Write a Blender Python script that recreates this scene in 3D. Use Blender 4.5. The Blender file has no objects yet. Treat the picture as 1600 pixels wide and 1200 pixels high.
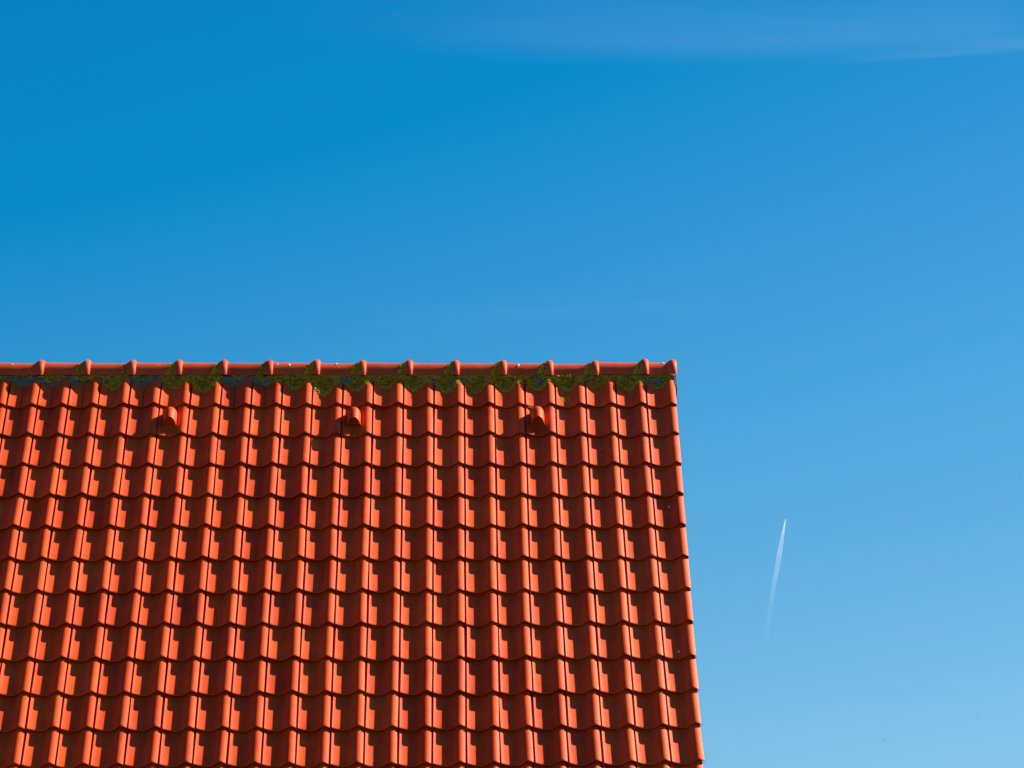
import bpy, math, random
from mathutils import Matrix, Vector, Euler
rnd = random.Random(7)
SC = bpy.context.scene
COL = SC.collection
R = math.radians

# ------------------------------------------------------------------ camera, sky, sun, exposure
PITCH = R(52.0)                       # roof pitch
CP, SP = math.cos(PITCH), math.sin(PITCH)
CAM_Z = 1.65
ORI = Vector((0.0, 0.0, CAM_Z + 6.7523))   # right end of the first butt line below the ridge
CAM = Vector((-1.5233, -25.3046, CAM_Z))
EL, YAW, ROLL = R(15.2325), R(0.9362), R(-0.2986)
FPX = 6081.66                          # focal length, in pixels of a 1600 px wide picture

Fv = Vector((math.sin(YAW) * math.cos(EL), math.cos(YAW) * math.cos(EL), math.sin(EL)))
R0 = Vector((math.cos(YAW), -math.sin(YAW), 0))
U0 = R0.cross(Fv)
Rv = R0 * math.cos(ROLL) + U0 * math.sin(ROLL)
Uv = U0 * math.cos(ROLL) - R0 * math.sin(ROLL)
cd = bpy.data.cameras.new('camera')
cd.sensor_fit = 'HORIZONTAL'
cd.sensor_width = 36.0
cd.lens = FPX * 36.0 / 1600.0
cd.clip_start = 0.5
cd.clip_end = 300000.0
cam = bpy.data.objects.new('camera', cd)
COL.objects.link(cam)
m = Matrix((Rv, Uv, -Fv)).transposed().to_4x4()
m.translation = CAM
cam.matrix_world = m
SC.camera = cam

# direction to the sun, from the shadows on the roof: right, up the slope, off the slope
SUN_R, SUN_S, SUN_N = 3.8, 3.75, 1.0
sun_dir = Vector((SUN_R, SUN_S * CP - SUN_N * SP, SUN_S * SP + SUN_N * CP)).normalized()
sun_el = math.asin(sun_dir.z)
sun_az = math.atan2(sun_dir.x, sun_dir.y)      # clockwise from +Y

world = bpy.data.worlds.new('World')
SC.world = world
world.use_nodes = True
wn, wl = world.node_tree.nodes, world.node_tree.links
wn.clear()
sky = wn.new('ShaderNodeTexSky')
sky.sky_type = 'NISHITA'
sky.sun_disc = False
sky.sun_elevation = sun_el
sky.sun_rotation = sun_az
sky.altitude = 0
sky.air_density = 1.0
sky.dust_density = 0.6
sky.ozone_density = 3.0
grade = wn.new('ShaderNodeHueSaturation')
grade.inputs['Hue'].default_value = 0.487
grade.inputs['Saturation'].default_value = 1.35
grade.inputs['Value'].default_value = 1.0
# the photograph's contrast: a deep, saturated blue (one gain and offset for the whole sky)
con = wn.new('ShaderNodeVectorMath')
con.operation = 'MULTIPLY_ADD'
con.inputs[1].default_value = (1.55, 1.25, 1.045)
con.inputs[2].default_value = (-1.04, -1.149, -0.46)
flo = wn.new('ShaderNodeVectorMath')
flo.operation = 'MAXIMUM'
flo.inputs[1].default_value = (0.02, 0.05, 0.1)
EXPOSURE = 1.2
bg = wn.new('ShaderNodeBackground')
bg.inputs['Strength'].default_value = 0.1306 / 2 ** EXPOSURE
wo = wn.new('ShaderNodeOutputWorld')
wl.new(sky.outputs['Color'], grade.inputs['Color'])
wl.new(grade.outputs['Color'], con.inputs[0])
wl.new(con.outputs[0], flo.inputs[0])
wl.new(flo.outputs[0], bg.inputs['Color'])
wl.new(bg.outputs['Background'], wo.inputs['Surface'])

sl = bpy.data.lights.new('sun', 'SUN')
sl.energy = 4.3
sl.angle = R(0.53)
sl.color = (1.0, 0.90, 0.72)
so = bpy.data.objects.new('sun', sl)
COL.objects.link(so)
so.rotation_euler = sun_dir.to_track_quat('Z', 'Y').to_euler()
so.location = (20, 0, 30)

vs = SC.view_settings
vs.view_transform = 'Standard'
vs.look = 'None'
vs.gamma = 1.0
vs.use_curve_mapping = False
vs.exposure = EXPOSURE

# ------------------------------------------------------------------ helpers
def tag(o, label=None, cat=None, group=None, kind=None):
    if label: o['label'] = label
    if cat: o['category'] = cat
    if group: o['group'] = group
    if kind: o['kind'] = kind
    return o

def mesh(name, verts, faces, mat=None, smooth=True):
    me = bpy.data.meshes.new(name)
    me.from_pydata([tuple(v) for v in verts], [], faces)
    if smooth:
        me.polygons.foreach_set('use_smooth', [True] * len(me.polygons))
    if mat: me.materials.append(mat)
    me.update()
    return me

def obj(name, me, parent=None):
    o = bpy.data.objects.new(name, me)
    COL.objects.link(o)
    if parent: o.parent = parent
    return o

def sharp(me, deg):
    me.set_sharp_from_angle(angle=R(deg))
    return me

def mat(name):
    m_ = bpy.data.materials.new(name)
    m_.use_nodes = True
    nt = m_.node_tree
    return m_, nt.nodes, nt.links, nt.nodes['Principled BSDF']

def N(nodes, t, **kw):
    n = nodes.new(t)
    for k, v in kw.items():
        if k in n.inputs: n.inputs[k].default_value = v
        else: setattr(n, k, v)
    return n

def ramp(nodes, stops):
    r = nodes.new('ShaderNodeValToRGB')
    e = r.color_ramp.elements
    while len(e) < len(stops): e.new(0.5)
    for el, (p_, c) in zip(e, stops):
        el.position = p_
        el.color = (*c, 1) if len(c) == 3 else c
    return r

def mixc(nodes, links, fac, a, b, mode='MIX'):
    n = nodes.new('ShaderNodeMix')
    n.data_type = 'RGBA'
    n.blend_type = mode
    for sock, v in ((n.inputs[0], fac), (n.inputs[6], a), (n.inputs[7], b)):
        if hasattr(v, 'is_linked'): links.new(v, sock)
        elif isinstance(v, (int, float)): sock.default_value = v
        else: sock.default_value = (*v, 1)
    return n.outputs[2]

# ------------------------------------------------------------------ materials
def clay_material(name, dark, light, pale, rough=0.5, pale_amt=0.25, streak=0.45):
    m_, n, l, b = mat(name)
    geo = N(n, 'ShaderNodeNewGeometry')
    oi = N(n, 'ShaderNodeObjectInfo')
    n1 = N(n, 'ShaderNodeTexNoise', Scale=9.0, Detail=5.0, Roughness=0.6)
    l.new(geo.outputs['Position'], n1.inputs['Vector'])
    n2 = N(n, 'ShaderNodeTexNoise', Scale=75.0, Detail=6.0, Roughness=0.65)
    l.new(geo.outputs['Position'], n2.inputs['Vector'])
    rp = ramp(n, [(0.3, dark), (0.7, light)])
    l.new(n1.outputs['Fac'], rp.inputs['Fac'])
    # each tile was fired a little differently
    rr = ramp(n, [(0.0, (0.78, 0.68, 0.70)), (0.2, (0.93, 0.89, 0.89)), (0.6, (1.0, 1.0, 1.0)), (0.92, (1.03, 1.10, 1.05)), (1.0, (1.05, 1.25, 1.2))])
    l.new(oi.outputs['Random'], rr.inputs['Fac'])
    c1 = mixc(n, l, 1.0, rp.outputs['Color'], rr.outputs['Color'], 'MULTIPLY')
    # pale weathering bloom in blotches
    n3 = N(n, 'ShaderNodeTexNoise', Scale=2.2, Detail=7.0, Roughness=0.7)
    l.new(geo.outputs['Position'], n3.inputs['Vector'])
    rb = ramp(n, [(0.5, (0, 0, 0)), (0.75, (pale_amt,) * 3)])
    l.new(n3.outputs['Fac'], rb.inputs['Fac'])
    # more of it towards the verge and the ridge, where the wind scours the glaze off
    sp = N(n, 'ShaderNodeSeparateXYZ'); l.new(geo.outputs['Position'], sp.inputs[0])
    gx = N(n, 'ShaderNodeMapRange'); gx.inputs[1].default_value = -1.3; gx.inputs[2].default_value = 0.1; gx.inputs[4].default_value = 0.30
    l.new(sp.outputs['X'], gx.inputs[0])
    gz = N(n, 'ShaderNodeMapRange'); gz.inputs[1].default_value = ORI.z - 0.9; gz.inputs[2].default_value = ORI.z + 0.3; gz.inputs[4].default_value = 0.22
    l.new(sp.outputs['Z'], gz.inputs[0])
    a1 = N(n, 'ShaderNodeMath', operation='ADD'); l.new(gx.outputs[0], a1.inputs[0]); l.new(gz.outputs[0], a1.inputs[1])
    a2 = N(n, 'ShaderNodeMath', operation='MULTIPLY'); l.new(a1.outputs[0], a2.inputs[0]); l.new(n1.outputs['Fac'], a2.inputs[1])
    a3 = N(n, 'ShaderNodeMath', operation='ADD'); l.new(a2.outputs[0], a3.inputs[0]); l.new(rb.outputs['Color'], a3.inputs[1])
    c2 = mixc(n, l, a3.outputs[0], c1, pale)
    # dark soot specks
    rs = ramp(n, [(0.24, (0.55, 0.5, 0.5)), (0.36, (1, 1, 1))])
    l.new(n2.outputs['Fac'], rs.inputs['Fac'])
    c3 = mixc(n, l, 0.8, c2, rs.outputs['Color'], 'MULTIPLY')
    mp = N(n, 'ShaderNodeMapping'); mp.inputs['Rotation'].default_value = (-PITCH, 0, 0); mp.inputs['Scale'].default_value = (38, 3.2, 3.2)
    l.new(geo.outputs['Position'], mp.inputs['Vector'])
    n4 = N(n, 'ShaderNodeTexNoise', Scale=1.0, Detail=5.0, Roughness=0.6)
    l.new(mp.outputs['Vector'], n4.inputs['Vector'])
    rk = ramp(n, [(0.34, (0.62, 0.56, 0.56)), (0.50, (1, 1, 1)), (0.75, (1.06, 1.1, 1.1))])
    l.new(n4.outputs['Fac'], rk.inputs['Fac'])
    c3 = mixc(n, l, streak, c3, rk.outputs['Color'], 'MULTIPLY')
    l.new(c3, b.inputs['Base Color'])
    rg = N(n, 'ShaderNodeMapRange')
    rg.inputs[1].default_value = 0.3; rg.inputs[2].default_value = 0.7
    rg.inputs[3].default_value = rough - 0.07; rg.inputs[4].default_value = rough + 0.12
    l.new(n2.outputs['Fac'], rg.inputs[0])
    l.new(rg.outputs[0], b.inputs['Roughness'])
    b.inputs['Specular IOR Level'].default_value = 0.12
    bp = N(n, 'ShaderNodeBump', Strength=0.12, Distance=0.002)
    l.new(n2.outputs['Fac'], bp.inputs['Height'])
    l.new(bp.outputs['Normal'], b.inputs['Normal'])
    return m_

M_TILE = clay_material('clay_tile', (0.70, 0.060, 0.003), (0.80, 0.086, 0.005), (0.72, 0.13, 0.036))
M_RIDGE = clay_material('clay_ridge', (0.60, 0.060, 0.010), (0.70, 0.084, 0.016), (0.62, 0.15, 0.085), 0.55, 0.3, 0.25)

def simple(name, c1, c2, scale, rough=0.9, bump=0.4, dist=0.004):
    m_, n, l, b = mat(name)
    geo = N(n, 'ShaderNodeNewGeometry')
    n1 = N(n, 'ShaderNodeTexNoise', Scale=scale, Detail=8.0, Roughness=0.65)
    l.new(geo.outputs['Position'], n1.inputs['Vector'])
    rp = ramp(n, [(0.32, c1), (0.68, c2)])
    l.new(n1.outputs['Fac'], rp.inputs['Fac'])
    l.new(rp.outputs['Color'], b.inputs['Base Color'])
    b.inputs['Roughness'].default_value = rough
    bp = N(n, 'ShaderNodeBump', Strength=bump, Distance=dist)
    l.new(n1.outputs['Fac'], bp.inputs['Height'])
    l.new(bp.outputs['Normal'], b.inputs['Normal'])
    return m_

M_MORTAR = simple('cement_mortar', (0.06, 0.064, 0.050), (0.19, 0.185, 0.14), 40)
M_DECK = simple('roof_underlay', (0.02, 0.018, 0.016), (0.04, 0.03, 0.028), 20)
M_WOOD = simple('painted_board', (0.10, 0.11, 0.12), (0.15, 0.155, 0.16), 14, 0.6)
M_BRICK = simple('brickwork', (0.20, 0.085, 0.05), (0.34, 0.16, 0.10), 11)
M_GROUND = simple('lawn', (0.016, 0.036, 0.010), (0.034, 0.062, 0.018), 3.0)
M_ZINC = simple('zinc', (0.28, 0.29, 0.30), (0.38, 0.39, 0.40), 8, 0.45, 0.1)
M_WHITE = simple('bird_lime', (0.55, 0.54, 0.50), (0.80, 0.79, 0.76), 90, 0.8)
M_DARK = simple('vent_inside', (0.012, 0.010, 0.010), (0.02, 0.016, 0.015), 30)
M_FEATHER = simple('feathers', (0.05, 0.05, 0.055), (0.09, 0.09, 0.10), 20)

def tint_material(name, stops, rough=0.95):
    """colour from a per-lump tint stored on the mesh"""
    m_, n, l, b = mat(name)
    a = N(n, 'ShaderNodeAttribute', attribute_name='tint')
    geo = N(n, 'ShaderNodeNewGeometry')
    n1 = N(n, 'ShaderNodeTexNoise', Scale=160.0, Detail=4.0)
    l.new(geo.outputs['Position'], n1.inputs['Vector'])
    ad = N(n, 'ShaderNodeMath', operation='MULTIPLY_ADD')
    l.new(n1.outputs['Fac'], ad.inputs[0]); ad.inputs[1].default_value = 0.35
    sb = N(n, 'ShaderNodeMath', operation='SUBTRACT')
    l.new(a.outputs['Fac'], sb.inputs[0]); sb.inputs[1].default_value = 0.17
    l.new(sb.outputs[0], ad.inputs[2])
    rp = ramp(n, stops)
    l.new(ad.outputs[0], rp.inputs['Fac'])
    l.new(rp.outputs['Color'], b.inputs['Base Color'])
    b.inputs['Roughness'].default_value = rough
    b.inputs['Specular IOR Level'].default_value = 0.15
    return m_

M_MOSS = tint_material('moss', [(0.0, (0.07, 0.065, 0.014)), (0.3, (0.36, 0.215, 0.014)), (0.65, (0.60, 0.36, 0.012)), (1.0, (0.66, 0.38, 0.012))])

# ------------------------------------------------------------------ setting
g = 60000.0
ground = obj('ground', mesh('ground', [(-g, -g, 0), (g, -g, 0), (g, g, 0), (-g, g, 0)], [(0, 1, 2, 3)], M_GROUND, False))
tag(ground, kind='structure')

# ------------------------------------------------------------------ the roof
W, G = 0.205, 0.325                    # covering width of a tile and batten gauge
H, T = 0.038, 0.023                    # wave height and thickness
NCOL, NROW = 36, 18
ROOF_W = NCOL * W
LIPZ = 0.62

PROF = [(0.000, .08), (0.041, .08), (0.045, .52), (0.056, .565), (0.09, .455), (0.15, .31), (0.22, .17), (0.29, .07), (0.36, .012),
        (0.42, .0), (0.48, .03), (0.54, .115), (0.60, .27), (0.66, .50), (0.72, .76), (0.77, .925), (0.815, 1.0), (0.86, .985),
        (0.90, .915), (0.94, .80), (0.97, .70), (0.991, .63), (0.988, .10)]

def prof(u):
    for (a, za), (b, zb) in zip(PROF, PROF[1:]):
        if a <= u <= b:
            return za + (zb - za) * (u - a) / (b - a)
    return PROF[-1][1]

NOFF = -(LIPZ * H + T)                 # so that the lip of a tile, at its butt, lies on the roof's reference plane

def tile_n(u, s):
    """height of the top course above the reference plane; s is measured up the slope from its butt"""
    return prof(u) * H + T * (1 - s / G) + NOFF

def roof_pt(x, s, n):
    return ORI + Vector((x, s * CP - n * SP, s * SP + n * CP))

house = bpy.data.objects.new('house', None)
COL.objects.link(house)
tag(house, 'house under a steep orange-red pantile roof with mossy half-round ridge', 'house')
roof_frame = Matrix(((1, 0, 0, 0), (0, CP, -SP, 0), (0, SP, CP, 0), (0, 0, 0, 1)))
roof_frame.translation = ORI           # roof coordinates: x along the ridge, y up the slope, z off the slope

LEN = G + 0.055
def tile_mesh(name, slit=None, slit_w=0.012, skip=None, material=None):
    us = [p_[0] for p_ in PROF]
    zs = [p_[1] * H for p_ in PROF]
    if slit:                           # tile cut lengthwise: a saw gap down its pan
        e = slit_w
        k = next(i for i, u in enumerate(us) if u > slit + e)
        j = next(i for i, u in enumerate(us) if u > slit - e)
        a, b_ = prof(slit - e) * H, prof(slit + e) * H
        us = us[:j] + [slit - e, slit - e * .8, slit + e * .8, slit + e] + us[k:]
        zs = zs[:j] + [a, a - .012, b_ - .012, b_] + zs[k:]
    # rows down the tile: (y up from the butt, drop) the nose is rounded over
    rows = [(LEN, 0.0), (0.016, 0.0), (0.009, 0.0007), (0.004, 0.0022), (0.001, 0.0042), (0.0, 0.0058), (0.008, 0.0068), (0.052, 0.0068), (0.054, T + 0.001)]
    v, f = [], []
    n_ = len(us)
    for y, d in rows:
        for u, z in zip(us, zs):
            # the nose of the lip and of the roll's flanks is rounded a little too
            v.append(((u - 1) * W, y, z + T * (1 - y / G) - d))
    for r in range(len(rows) - 1):
        for c in range(n_ - 1):
            a = r * n_ + c
            f.append((a, a + n_, a + n_ + 1, a + 1))
    return sharp(mesh(name, v, f, material or M_TILE), 38)

ME_TILE = tile_mesh('roof_tile')
ME_CUT = tile_mesh('cut_roof_tile', slit=0.46)
ME_CUT2 = tile_mesh('cut_roof_tile_fine', slit=0.44, slit_w=0.006)

VENTS = {(4, 2), (10, 2), (16, 2)}
CUT = {(21, 1), (20, 1), (19, 1), (17, 1), (14, 1), (13, 1)}
CUT_FINE = {(21, 2), (20, 2), (19, 2)}

def tile_place(i, k):
    """tile whose right seam is seam i, in course k: jitter as laid by hand"""
    r = random.Random(i * 131 + k * 17 + 5)
    x = -i * W + max(-.0014, min(.0014, r.gauss(0, 0.0009)))
    s = -(k - 1) * G + r.gauss(0, 0.0020) + 0.0025 * math.sin(i * 0.7 + k * 1.9)
    if r.random() < 0.05: s -= r.uniform(0.003, 0.008)          # a tile that has slipped a little
    lift = max(0.0, (k - 4) / 8.0) * 0.022                       # the courses climb slightly towards the verge
    s += lift * max(0.0, (6 - i) / 6.0)
    n = NOFF + abs(r.gauss(0, 0.0011))
    rot = Euler((r.gauss(0, 0.003), max(-.013, min(.013, r.gauss(0, 0.007))), max(-.008, min(.008, r.gauss(0, 0.004))) + (lift / (6 * W) if i < 6 else 0)))
    return x, s, n, rot

def shown(i, k):
    lim = 22 if k < 5 else 21 if k < 10 else 20
    return i <= lim and k <= 13

rest_v, rest_f = [], []
tv = [v.co.copy() for v in ME_TILE.vertices]
tf = [tuple(p_.vertices) for p_ in ME_TILE.polygons]
vent_places = []
for k in range(1, NROW + 1):
    for i in range(NCOL):
        x, s, n, rot = tile_place(i, k)
        mt = roof_frame @ Matrix.Translation((x, s, n)) @ rot.to_matrix().to_4x4()
        if shown(i, k):
            key = (i, k)
            me = ME_CUT if key in CUT else ME_CUT2 if key in CUT_FINE else ME_TILE
            o = obj('vent_tile' if key in VENTS else 'roof_tile', me, house)
            o.matrix_local = mt
            if key in VENTS: vent_places.append((o, mt))
        else:
            b0 = len(rest_v)
            rest_v += [mt @ v for v in tv]
            rest_f += [tuple(b0 + q for q in p_) for p_ in tf]

# ---- ridge
RR = 0.106
EDGE_S, EDGE_N = 0.324, 0.009           # foot of the ridge tile on this slope
cen = roof_pt(0, EDGE_S, EDGE_N) + Vector((0, RR, 0))     # ridge axis (y, z)
RY, RZ = cen.y, cen.z

# the rear slope, mirrored about the ridge axis
mir = Matrix.Translation((0, 2 * RY, 0)) @ Matrix.Diagonal((1, -1, 1, 1))
for k in range(1, NROW + 1):
    for i in range(NCOL):
        x, s, n, rot = tile_place(i + 50, k)
        mt = mir @ roof_frame @ Matrix.Translation((x + 50 * W, s, n)) @ rot.to_matrix().to_4x4()
        b0 = len(rest_v)
        rest_v += [mt @ v for v in tv]
        rest_f += [tuple(b0 + q for q in reversed(p_)) for p_ in tf]
o = obj('roof_tile_field', sharp(mesh('roof_tile_field', rest_v, rest_f, M_TILE), 38), house)
tag(o, kind='stuff')

COLLARS = [-0.013, -0.205, -0.542, -0.854, -1.170, -1.493, -1.810, -2.126, -2.440, -2.760, -3.070, -3.376, -3.690, -4.000, -4.314]
while COLLARS[-1] > -ROOF_W + 0.1:
    COLLARS.append(COLLARS[-1] - 0.315 + rnd.gauss(0, 0.004))

def ridge_mesh(length, big=0.0):
    """half-round ridge tile, axis along x from -length to 0, with a rounded collar at its right end"""
    cw = 0.070
    cr = 0.0255 + big
    xs = [(-length, 0.0), (-length * 0.5, 0.0), (-cw * 1.05, 0.0), (-cw * 0.98, 0.0012)]
    for t in (0.12, 0.25, 0.38, 0.5, 0.6, 0.7, 0.8, 0.88, 0.95, 1.0):
        hgt = math.sin(min(t / 0.62, 1) * math.pi / 2) ** 1.3 if t < 0.62 else math.sqrt(max(0, 1 - ((t - 0.62) / 0.40) ** 2))
        xs.append((-cw * (1 - t), cr * hgt))
    xs.append((0.0, -0.014))
    v, f = [], []
    na = 19
    for x, dr in xs:
        for a in range(na):
            ph = R(-93 + 186 * a / (na - 1))
            r = RR + dr - 0.004 * (1 + x / length) * 0.8
            v.append((x, -r * math.sin(ph), r * math.cos(ph)))
    for i in range(len(xs) - 1):
        for a in range(na - 1):
            q = i * na + a
            f.append((q, q + 1, q + na + 1, q + na))
    return sharp(mesh('ridge_tile', v, f, M_RIDGE), 50)

ridge_meshes = {}
for j, cx in enumerate(COLLARS):
    nx = COLLARS[j + 1] if j + 1 < len(COLLARS) else -ROOF_W
    ln = round(cx + 0.03 - (nx + 0.03) + 0.02, 2)
    key = (ln, j == 1)
    if key not in ridge_meshes: ridge_meshes[key] = ridge_mesh(ln, 0.005 if j == 1 else 0.0)
    o = obj('ridge_tile', ridge_meshes[key], house)
    o.location = (cx + 0.03, RY, RZ + rnd.gauss(0, 0.0022) + 0.004 * math.sin(cx * 1.3))
    o.rotation_euler = (0, rnd.gauss(0.007, 0.008), rnd.gauss(0, 0.004))

# ---- mortar bedding under the ridge (front), following the pans
v, f = [], []
nx_ = NCOL * 14
prof_m = [(0.40, -0.03), (0.345, -0.012), (0.322, -0.002), (0.304, -0.001), (0.290, -0.010), (0.276, -0.022), (0.262, -0.034), (0.245, -0.052)]
def mortar_n(s):
    for (a, za), (b_, zb) in zip(prof_m, prof_m[1:]):
        if b_ <= s <= a: return za + (zb - za) * (s - a) / (b_ - a)
    return -0.06
for a in range(nx_ + 1):
    x = -ROOF_W + ROOF_W * a / nx_ - 0.004
    wob = 0.010 * math.sin(x * 9.1) + 0.007 * math.sin(x * 23.7 + 1) + rnd.gauss(0, 0.003)
    for s, n in prof_m:
        v.append(roof_frame @ Vector((x, s + wob * (0.4 if s > 0.31 else 1), n + rnd.gauss(0, 0.0016))))
np_ = len(prof_m)
for a in range(nx_):
    for b_ in range(np_ - 1):
        q = a * np_ + b_
        f.append((q, q + 1, q + np_ + 1, q + np_))
obj('mortar_bedding', mesh('mortar_bedding', v, f, M_MORTAR), house)

# ---- vent hoods
HOOD_W, HOOD_H, LEAN = 0.048, 0.084, 0.034      # half width, height, how far the mouth leans back
def hood_mesh():
    """round-backed hood, x across, y up the slope, z off the slope; open at its lower end"""
    ys = [0.0, 0.06, 0.11, 0.145, 0.165, 0.178, 0.184]
    sc = [1.0, 1.0, 0.985, 0.93, 0.82, 0.62, 0.36]
    na = 19
    v, f = [], []
    def arch(y, k_, off=0.0, lean=0.0):
        out = []
        for a in range(na):
            t = math.pi * a / (na - 1)
            zz = math.sin(t) ** 0.8
            out.append((-(HOOD_W - off) * math.cos(t) * (0.6 + 0.4 * k_), y + lean * zz, (HOOD_H + 0.014 - off) * zz * k_ - 0.014))
        return out
    for y, k_ in zip(ys, sc): v += arch(y, k_, 0, LEAN * max(0, 1 - y / 0.16))
    for i in range(len(ys) - 1):
        for a in range(na - 1):
            q = i * na + a
            f.append((q, q + na, q + na + 1, q + 1))
    b0 = len(v)                        # rim and inner wall at the mouth
    v += arch(0.0, 1.0, 0.006, LEAN)
    v += arch(0.04, 1.0, 0.006, LEAN)
    for a in range(na - 1):
        f.append((a, a + 1, b0 + a + 1, b0 + a))
        f.append((b0 + a, b0 + a + 1, b0 + na + a + 1, b0 + na + a))
    return sharp(mesh('vent_hood', v, f, M_TILE), 40)

def grille_mesh():
    """pierced clay plate closing the mouth: bars of a grid with real holes"""
    v, f = [], []
    def box(x0, x1, z0, z1, y0, y1):
        b = len(v)
        v.extend([(x, y + LEAN * max(0, z) / HOOD_H, z) for x in (x0, x1) for y in (y0, y1) for z in (z0, z1)])
        f.extend([tuple(b + q for q in p_) for p_ in ((0, 1, 3, 2), (4, 6, 7, 5), (0, 4, 5, 1), (2, 3, 7, 6), (0, 2, 6, 4), (1, 5, 7, 3))])
    hw, hh = HOOD_W - 0.005, HOOD_H - 0.006
    for i, z in enumerate((0.004, 0.027, 0.050, 0.072)):
        half = hw * math.sqrt(max(0.03, 1 - (max(z, 0) / (hh + 0.002)) ** 2)) + 0.002
        box(-half, half, z - (0.016 if i == 0 else 0.004), z + 0.006, 0.026, 0.032)
    for x in (-0.039, -0.0235, -0.008, 0.008, 0.0235, 0.039):
        top = hh * math.sqrt(max(0.02, 1 - (x / (hw + 0.002)) ** 2)) + 0.002
        box(x - 0.0045, x + 0.0045, -0.012, top, 0.0255, 0.0315)
    return mesh('vent_grille', v, f, M_TILE, False)

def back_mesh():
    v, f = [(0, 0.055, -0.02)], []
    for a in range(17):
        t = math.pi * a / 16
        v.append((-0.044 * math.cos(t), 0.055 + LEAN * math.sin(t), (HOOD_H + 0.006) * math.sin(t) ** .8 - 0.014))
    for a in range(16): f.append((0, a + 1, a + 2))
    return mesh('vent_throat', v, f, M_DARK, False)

ME_HOOD, ME_GRILLE, ME_THROAT = hood_mesh(), grille_mesh(), back_mesh()
for o, mt in vent_places:
    for nm, me in (('vent_hood', ME_HOOD), ('vent_grille', ME_GRILLE), ('vent_throat', ME_THROAT)):
        c = obj(nm, me, o)
        c.location = ((0.41 - 1) * W, 0.082, T * 0.72)

# ---- moss, lichen
PHI = (1 + 5 ** 0.5) / 2
ICO_V = [Vector(p_).normalized() for p_ in ((-1, PHI, 0), (1, PHI, 0), (-1, -PHI, 0), (1, -PHI, 0), (0, -1, PHI), (0, 1, PHI), (0, -1, -PHI),
         (0, 1, -PHI), (PHI, 0, -1), (PHI, 0, 1), (-PHI, 0, -1), (-PHI, 0, 1))]
ICO_F = [(0, 11, 5), (0, 5, 1), (0, 1, 7), (0, 7, 10), (0, 10, 11), (1, 5, 9), (5, 11, 4), (11, 10, 2), (10, 7, 6), (7, 1, 8), (3, 9, 4),
         (3, 4, 2), (3, 2, 6), (3, 6, 8), (3, 8, 9), (4, 9, 5), (2, 4, 11), (6, 2, 10), (8, 6, 7), (9, 8, 1)]

class Lumps:
    def __init__(self): self.v, self.f, self.t = [], [], []
    def add(self, p_, r, flat, tint, frame):
        b = len(self.v)
        sx, sy = r * rnd.uniform(.8, 1.3), r * rnd.uniform(.8, 1.3)
        for q in ICO_V:
            w_ = rnd.uniform(.72, 1.2)
            self.v.append(frame @ Vector((p_[0] + q.x * sx * w_, p_[1] + q.y * sy * w_, p_[2] + q.z * r * flat * w_)))
            self.t.append(min(1, max(0, tint + rnd.gauss(0, .07))))
        self.f += [tuple(b + q for q in t_) for t_ in ICO_F]
    def build(self, name, material):
        if not self.v: return
        me = mesh(name, self.v, self.f, material)
        at = me.attributes.new('tint', 'FLOAT', 'POINT')
        at.data.foreach_set('value', self.t)
        return tag(obj(name, me, house), kind='stuff')

def base_n(x, s):
    u = (x / W) % 1.0
    return max(tile_n(u, s), mortar_n(s))

# lowest point of the moss in each pan (metres up from the first butt) and how thick it grows
MOSS = {0: (.215, .8), 1: (.190, 1), 2: (.235, .9), 3: (.190, 1), 4: (.197, 1), 5: (.170, 1.1), 6: (.170, 1.1), 7: (.165, 1.1), 8: (.190, 1.1), 9: (.215, 1),
        10: (.190, 1), 11: (.130, 1.1), 12: (.21, .8), 13: (.265, .25), 14: (.275, .15), 15: (.175, 1), 16: (.225, .8), 17: (.275, .2), 18: (.21, .8),
        19: (.28, .7), 20: (.275, .6), 21: (.29, .12), 22: (.27, .3)}
for i, (low, dens) in MOSS.items():
    L = Lumps()
    top = 0.330
    cnt = int(1150 * dens * (top - low) / 0.13)
    for _ in range(cnt):
        s = low + (top - low) * rnd.random() ** 0.85
        q = (s - low) / (top - low)
        hwid = 0.62 * q ** 0.55 * (0.86 + 0.18 * math.sin(s * 260 + i * 1.7))
        off = rnd.uniform(-1, 1)
        uc = 0.43 + 0.05 * math.sin(i * 2.1)
        u = uc + off * hwid
        if dens < 0.5 and rnd.random() < 0.4: u = uc + 0.25 * math.sin(i * 5.0) + off * hwid * 0.4
        x = -(i + 1) * W + u * W
        if x > -0.012: continue
        n = base_n(x, s)
        edge = 1 - min(1, min((1 - abs(off)) * 2.0, q * 3.2))
        r = (.0040 + .008 * rnd.random() ** 2) * (1 - .35 * edge)
        tint = 0.06 + 0.16 * (1 + math.sin(x * 70 + 3 * math.sin(s * 130))) * .5 + rnd.random() ** 1.5 * 0.32 + edge * 0.5 * rnd.random() + (0.2 if rnd.random() < .1 else 0)
        L.add((x, s, n + r * .25), r, rnd.choice((.5, .6, .95)), tint, roof_frame)
    L.build('moss_patch', M_MOSS)

L = Lumps()                            # the lone cushion lower down the same course
for _ in range(70):
    a, q = rnd.uniform(0, 6.28), math.sqrt(rnd.random())
    x, s = -4 * W + (0.36 + 0.19 * q * math.cos(a)) * W, 0.088 + 0.026 * q * math.sin(a)
    r = rnd.uniform(.003, .006)
    L.add((x, s, tile_n((x / W) % 1, s) + r * .2), r, .5, .25 + q * .4 + rnd.random() * .1, roof_frame)
L.build('moss_patch', M_MOSS)
L = Lumps()                            # a little on top of the right-hand vent
for _ in range(40):
    x, s = -5 * W + rnd.gauss(.38, .12) * W, rnd.gauss(-.002, .006)
    r = rnd.uniform(.003, .007)
    L.add((x, s - .004, tile_n((x / W) % 1, 0) - .008), r, .8, .2 + rnd.random() * .25, roof_frame)
L.build('moss_patch', M_MOSS)

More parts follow.
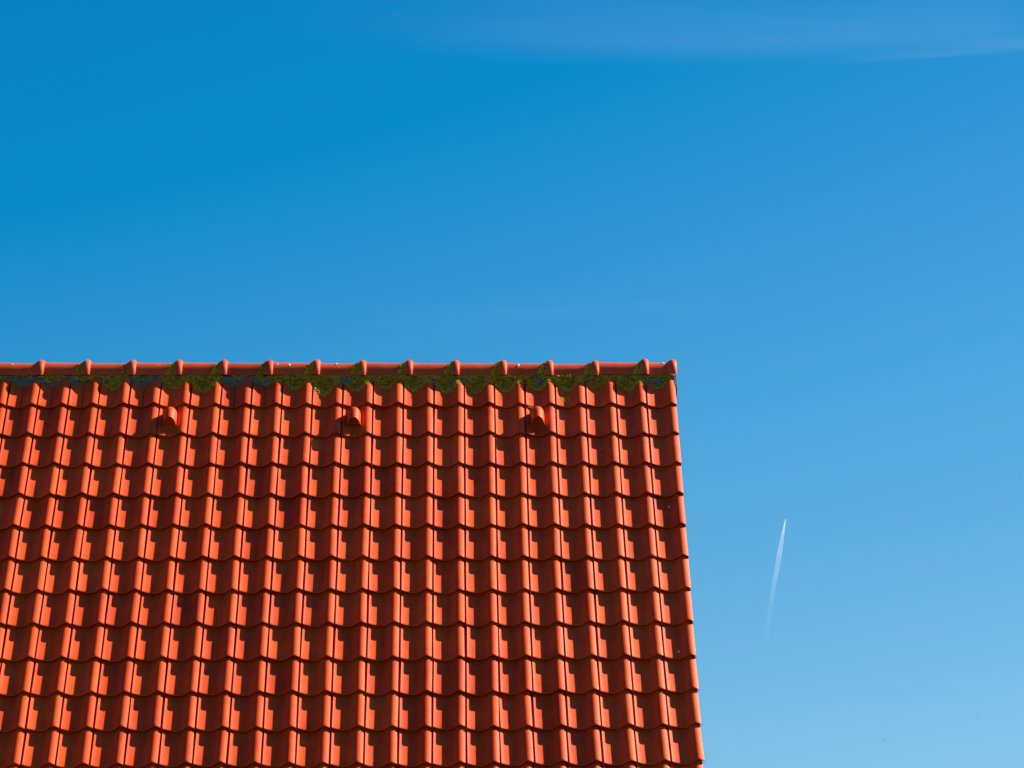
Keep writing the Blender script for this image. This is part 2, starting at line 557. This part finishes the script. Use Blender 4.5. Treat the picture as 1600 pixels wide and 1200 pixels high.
ridge_frame = Matrix.Translation((0, RY, RZ))
RIDGE_MOSS = {1: 1.6, 2: .9, 3: .9, 4: 1, 5: .7, 6: .9, 7: 1, 8: 1, 9: .3, 10: .8, 11: .9, 12: .15, 13: .5}
for j, dens in RIDGE_MOSS.items():
    L = Lumps()
    for _ in range(int(200 * dens)):
        ph = R(90) - abs(rnd.gauss(0, 1)) * R(24)
        t = rnd.random()
        x = COLLARS[j] + 0.03 - 0.05 - 0.055 * t * (ph / R(90)) + rnd.gauss(0, .006)
        if ph < R(15): continue
        r = rnd.uniform(.003, .0075)
        rad = RR + 0.001 + (0.010 if x > COLLARS[j] - 0.025 else 0)
        tint = .2 + rnd.random() * .35 + (.35 if t > .7 else 0)
        L.add((x, -rad * math.sin(ph), rad * math.cos(ph)), r, .7, tint, ridge_frame)
    L.build('moss_patch', M_MOSS)

LICHEN = {1: 1.0, 2: .8, 3: .7, 4: .9, 5: .8, 6: .5, 7: .8, 8: .5, 9: .2, 11: .4, 13: .3, 15: .6, 16: .5, 18: .2, 12: .4}
for i, dens in LICHEN.items():          # yellow crusts on the heads of the rolls, at seam i
    L = Lumps()
    for _ in range(int(95 * dens)):
        x = -i * W + rnd.gauss(-.13, .06) * W
        s = .300 - abs(rnd.gauss(0, .022))
        r = rnd.uniform(.0025, .0055)
        L.add((x, s, base_n(x, s) + r * .15), r, .45, .72 + rnd.random() * .3, roof_frame)
    L.build('lichen_crust', M_MOSS)

# ---- added, unseen: tree-like lumps behind the camera, put there to block low sky light
wv, wf = [], []
wr = random.Random(91)
for a in range(520):
    an = R(wr.uniform(198, 342))
    d = wr.uniform(44, 58)
    hz = wr.random()
    rad = wr.uniform(1.0, 2.4)
    z = 1.0 + hz * (6.5 + 2.5 * math.sin(an * 9) + 1.5 * math.sin(an * 23))
    c = Vector((d * math.cos(an), d * math.sin(an), z))
    b0 = len(wv)
    for q in ICO_V: wv.append(c + q * rad * wr.uniform(.6, 1.3))
    wf += [tuple(b0 + q for q in t_) for t_ in ICO_F]
tag(obj('low_sky_blocker', mesh('low_sky_blocker', wv, wf, simple('low_sky_blocker_foliage', (0.020, 0.030, 0.010), (0.055, 0.07, 0.02), 0.9), False)), 'added belt of dark leafy lumps, out of view, blocking low sky light opposite the house', 'trees', kind='stuff')

# ---- bird lime: small splashes with a shape of their own
def splash(pts, thick=0.0012):
    n_ = len(pts)
    v = [(x, y, 0) for x, y in pts] + [(x * .8, y * .8, thick) for x, y in pts]
    f = [tuple(range(n_, 2 * n_))] + [(a, (a + 1) % n_, n_ + (a + 1) % n_, n_ + a) for a in range(n_)]
    return v, f
def lime(x, s, size, seed, stretch=1.4, ridge_ph=None):
    r = random.Random(seed)
    pts = []
    for a in range(11):
        t = 2 * math.pi * a / 11
        q = size * r.uniform(.45, 1.1)
        pts.append((q * math.cos(t) * .7, q * math.sin(t) * stretch))
    v, f = splash(pts)
    if ridge_ph is None:
        u = (x / W) % 1
        k = math.ceil(-s / G) + 1 if s < 0 else 1
        sl_ = s + (k - 1) * G
        nn = lambda xx: prof(((x + xx) / W) % 1) * H + T * (1 - sl_ / G) + NOFF
        v = [roof_frame @ Vector((x + a, s + b_, nn(a) + c + 0.0012)) for a, b_, c in v]
    else:
        out = []
        for a, b_, c in v:
            ph = ridge_ph - b_ / RR
            rad = RR + 0.0015 + c
            out.append(Vector((x + a, RY - rad * math.sin(ph), RZ + rad * math.cos(ph))))
        v = out
    obj('bird_dropping', mesh('bird_dropping', v, f, M_WHITE, False), house)
lime(-.5 * W, -0.325 * 3 - .09, .010, 3)
lime(-.52 * W, -0.325 * 7 - .25, .011, 5)
lime(-.60 * W, -0.325 * 7 - .262, .004, 8)
lime(-2.55 * W, -.45, .004, 11)
lime(-14.5 * W, -.40, .004, 12)
for x, sz, sd, ph in ((-1.06, .014, 21, 48), (-.075, .013, 22, 30), (-2.30, .010, 23, 35), (-2.62, .012, 24, 45), (-2.70, .009, 25, 40), (-4.5, .009, 26, 38),
                      (-1.48, .005, 27, 25), (-2.28, .004, 29, 60), (-2.05, .004, 30, 28), (-3.5, .004, 31, 50)):
    lime(x, 0, sz, sd, 1.7, R(ph))

# ---- deck, verge and walls under the tiles
EAVE_S = -(NROW - 1) * G
e_pt = roof_pt(0, EAVE_S + 0.05, -0.075)
apex = roof_pt(0, 0, -0.075)
az = apex.z + (RY - apex.y) * SP / CP
v = []
for x in (-ROOF_W + 0.01, -0.016):
    for dz in (0, -0.10):
        v += [(x, e_pt.y, e_pt.z + dz), (x, RY, az + dz), (x, 2 * RY - e_pt.y, e_pt.z + dz)]
f = [(0, 1, 7, 6), (1, 2, 8, 7), (3, 9, 10, 4), (4, 10, 11, 5), (0, 3, 4, 1), (1, 4, 5, 2), (6, 7, 10, 9), (7, 8, 11, 10), (0, 6, 9, 3), (2, 5, 11, 8)]
obj('roof_deck', mesh('roof_deck', v, f, M_DECK, False), house)

def prism(name, poly, x0, x1, material):
    n_ = len(poly)
    v = [(x0, y, z) for y, z in poly] + [(x1, y, z) for y, z in poly]
    f = [tuple(range(n_)), tuple(reversed(range(n_, 2 * n_)))] + [(a, n_ + a, n_ + (a + 1) % n_, (a + 1) % n_) for a in range(n_)]
    return obj(name, mesh(name, v, f, material, False), house)

wy0, wy1 = e_pt.y + 0.35, 2 * RY - e_pt.y - 0.35
top0 = e_pt.z - 0.10 + 0.35 * SP / CP - 0.01
poly = [(wy0, 0), (wy1, 0), (wy1, top0), (RY, az - 0.115), (wy0, top0)]
prism('gable_wall', poly, -0.36, -0.06, M_BRICK)
prism('gable_wall', poly, -ROOF_W + 0.06, -ROOF_W + 0.36, M_BRICK)
prism('side_wall', [(wy0, 0), (wy0 + 0.3, 0), (wy0 + 0.3, top0), (wy0, top0)], -ROOF_W + 0.361, -0.361, M_BRICK)
prism('side_wall', [(wy1 - 0.3, 0), (wy1, 0), (wy1, top0), (wy1 - 0.3, top0)], -ROOF_W + 0.361, -0.361, M_BRICK)
for x0, x1 in ((-0.058, -0.020), (-ROOF_W + 0.02, -ROOF_W + 0.058)):
    prism('barge_board', [(e_pt.y, e_pt.z - 0.102), (RY, az - 0.102), (RY, az - 0.26), (e_pt.y, e_pt.z - 0.26)], x0, x1, M_WOOD)
    prism('barge_board', [(2 * RY - e_pt.y, e_pt.z - 0.102), (RY + .001, az - 0.102), (RY + .001, az - 0.26), (2 * RY - e_pt.y, e_pt.z - 0.26)], x0, x1, M_WOOD)
# mortar plug closing the end of the ridge, standing a finger proud of the verge
c0 = roof_frame @ Vector((0, 0.335, -0.012)); c1 = roof_frame @ Vector((0, 0.19, -0.012)); c2 = roof_frame @ Vector((0, 0.19, -0.05))
prism('ridge_end_plug', [(c0.y, c0.z), (RY, RZ + 0.02), (RY, RZ - 0.2), (c2.y, c2.z), (c1.y, c1.z)], -0.012, 0.011, M_MORTAR)
# gutter
v, f = [], []
gy, gz = e_pt.y - 0.055, e_pt.z - 0.03
for x in (-ROOF_W, 0.0):
    for a in range(13):
        t = math.pi * a / 12
        v.append((x, gy - 0.06 * math.cos(t), gz - 0.06 * math.sin(t)))
for a in range(12): f.append((a, a + 1, 14 + a, 13 + a))
obj('gutter', mesh('gutter', v, f, M_ZINC), house)

# ------------------------------------------------------------------ high in the sky: contrail, cirrus, birds
def look(px, py):
    return (Fv + Rv * ((px - 800) / FPX) - Uv * ((py - 600) / FPX)).normalized()

def at_height(px, py, z):
    d = look(px, py)
    return CAM + d * ((z - CAM.z) / d.z)

def veil_material(name, opacity, noise_scale=None, stretch=(1, 1, 1), lo=0.35, hi=0.7):
    m_, n, l, b = mat(name)
    n.remove(b)
    out = n['Material Output']
    a = N(n, 'ShaderNodeAttribute', attribute_name='tint')
    fac = a.outputs['Fac']
    mul = N(n, 'ShaderNodeMath', operation='MULTIPLY')
    l.new(fac, mul.inputs[0]); mul.inputs[1].default_value = opacity
    fac = mul.outputs[0]
    if noise_scale:
        uv = N(n, 'ShaderNodeAttribute', attribute_name='flow')
        mp = N(n, 'ShaderNodeMapping'); mp.inputs['Scale'].default_value = stretch
        l.new(uv.outputs['Vector'], mp.inputs['Vector'])
        nz = N(n, 'ShaderNodeTexNoise', Scale=noise_scale, Detail=8.0, Roughness=0.6, Distortion=0.9)
        l.new(mp.outputs['Vector'], nz.inputs['Vector'])
        mr = N(n, 'ShaderNodeMapRange'); mr.inputs[1].default_value = lo; mr.inputs[2].default_value = hi
        l.new(nz.outputs['Fac'], mr.inputs[0])
        m2 = N(n, 'ShaderNodeMath', operation='MULTIPLY')
        l.new(fac, m2.inputs[0]); l.new(mr.outputs[0], m2.inputs[1])
        fac = m2.outputs[0]
    tr = N(n, 'ShaderNodeBsdfTransparent')
    df = N(n, 'ShaderNodeBsdfDiffuse'); df.inputs['Color'].default_value = (.9, .9, .9, 1)
    tl = N(n, 'ShaderNodeBsdfTranslucent'); tl.inputs['Color'].default_value = (.9, .9, .9, 1)
    ad = N(n, 'ShaderNodeAddShader')
    l.new(df.outputs[0], ad.inputs[0]); l.new(tl.outputs[0], ad.inputs[1])
    mx = N(n, 'ShaderNodeMixShader')
    l.new(fac, mx.inputs[0]); l.new(tr.outputs[0], mx.inputs[1]); l.new(ad.outputs[0], mx.inputs[2])
    l.new(mx.outputs[0], out.inputs['Surface'])
    return m_

# contrail: a straight line of ice, 9 km up, thickening behind the aircraft and thinning out as it ages
ALT = 9000.0
A, B = at_height(1227.5, 811, ALT), at_height(1188, 1065, ALT)
axis = (B - A).normalized()
side = axis.cross(Vector((0, 0, 1))).normalized()
up = side.cross(axis)
M_TRAIL = veil_material('ice_trail', 0.14)
v, f, t_ = [], [], []
NS, NA = 60, 12
bow = [0, .35, .6, .8, 1, 1]
for strand in (-1, 1):
    b0 = len(v)
    for i in range(NS + 1):
        q = i / NS
        wid = 8 + 20 * min(1, (q / .2)) ** .7 - 8 * max(0, q - .25)
        sep = 13 * min(1, q / .15)
        c = A.lerp(B, q) + side * (strand * sep + -14 * math.sin(q * math.pi))
        fade = 0.62 * (1 - q) ** 2.8 * min(1, .75 + q * 5) * (0.85 + .10 * math.sin(q * 47) + .07 * math.sin(q * 113 + strand))
        for a in range(NA):
            th = 2 * math.pi * a / NA
            v.append(c + side * (wid * .5 * math.cos(th)) + up * (wid * .5 * math.sin(th)))
            t_.append(max(0, fade))
    for i in range(NS):
        for a in range(NA):
            q = b0 + i * NA
            f.append((q + a, q + (a + 1) % NA, q + NA + (a + 1) % NA, q + NA + a))
me = mesh('contrail', v, f, M_TRAIL)
me.attributes.new('tint', 'FLOAT', 'POINT').data.foreach_set('value', t_)
tag(obj('contrail', me), 'short white contrail slanting through the blue sky right of the roof', 'contrail')

# cirrus: thin sheets of ice cloud at 9 km, drawn out by the wind
def cirrus(name, path, alt, opacity, label, stretch, scale, lo, hi, seed):
    """path: (px, y upper, y lower) stations seen from the garden, turned into points of a level sheet"""
    M_ = veil_material(name + '_ice', opacity, scale, stretch, lo, hi)
    v, f, t_, fl = [], [], [], []
    NV = 16
    for i, (px, y0, y1) in enumerate(path):
        e_ = min(1, i / (len(path) * 0.55), (len(path) - 1 - i) / 2.0)
        end = e_ * e_ * (3 - 2 * e_)
        for j in range(NV + 1):
            q = j / NV
            v.append(at_height(px, y0 + (y1 - y0) * q, alt))
            t_.append(end * min(1, q * 1.6) * min(1, (1 - q) * 5.0) ** 1.5)
            fl.append(v[-1] * 0.001 + Vector((seed, 0, 0)))
    for i in range(len(path) - 1):
        for j in range(NV):
            a = i * (NV + 1) + j
            f.append((a, a + 1, a + NV + 2, a + NV + 1))
    me = mesh(name, v, f, M_)
    me.attributes.new('tint', 'FLOAT', 'POINT').data.foreach_set('value', t_)
    me.attributes.new('flow', 'FLOAT_VECTOR', 'POINT').data.foreach_set('vector', [c for p_ in fl for c in p_])
    o = obj(name, me)
    return tag(o, label, 'cloud', 'wisps of cirrus')

def stations(fn, x0, x1, n_):
    return [(x0 + (x1 - x0) * i / n_, *fn(i / n_)) for i in range(n_ + 1)]
cirrus('cirrus_cloud', stations(lambda q: (-60 + 5 * q, 62 + 44 * math.sin(math.pi * q * .98) ** .8), 380, 1650, 24), 9000, 0.026,
       'broad thin veil of cirrus along the top edge of the sky', (0.3, 1.5, 1), 0.7, 0.05, 0.85, 0.0)
cirrus('cirrus_cloud', stations(lambda q: (84 - 62 * q ** 1.3, 106 - 42 * q ** 1.3), 1230, 1800, 20), 8900, 0.030,
       'brightest cirrus streak, slanting upwards at the top right corner', (0.2, 2.6, 1), 1.0, 0.25, 0.7, 3.0)
cirrus('cirrus_cloud', stations(lambda q: (470 - 35 * q, 520 - 20 * q), 450, 1150, 18), 8800, 0.005,
       'very faint cirrus streak just above the middle of the ridge', (0.3, 1.6, 1), 1.0, 0.3, 0.6, 7.0)

# two far birds
def bird(px, py, dist, roll, label):
    c = CAM + look(px, py) * dist
    root = bpy.data.objects.new('bird', None)
    COL.objects.link(root)
    root.location = c
    root.rotation_euler = (R(roll), R(roll * .6), R(20))
    tag(root, label, 'bird', 'far birds')
    v, f = [], []
    st = [(-.22, .01), (-.15, .045), (-.03, .075), (.08, .065), (.15, .04), (.19, .035), (.24, .006)]
    for x, r in st:
        for a in range(8):
            t = 2 * math.pi * a / 8
            v.append((x, r * math.cos(t), r * math.sin(t)))
    for i in range(len(st) - 1):
        for a in range(8):
            f.append((i * 8 + a, i * 8 + (a + 1) % 8, i * 8 + 8 + (a + 1) % 8, i * 8 + 8 + a))
    obj('body', mesh('bird_body', v, f, M_FEATHER), root)
    for sgn in (-1, 1):
        pts = [(.07, .05, .03), (.09, .28, .12), (-.02, .62, .06), (-.08, .30, .10), (-.09, .05, .03)]
        v = [(x, y * sgn, z) for x, y, z in pts] + [(x, y * sgn, z - .015) for x, y, z in pts]
        f = [(0, 1, 2, 3, 4), (9, 8, 7, 6, 5)] + [(a, (a + 1) % 5, 5 + (a + 1) % 5, 5 + a) for a in range(5)]
        obj('wing', mesh('bird_wing', v, f, M_FEATHER, False), root)
bird(1526.5, 1116, 1500, 25, 'tiny dark bird low in the sky, farther right of the two')
bird(1382, 1157, 1500, -30, 'tiny dark bird low in the sky, nearer the roof of the two')
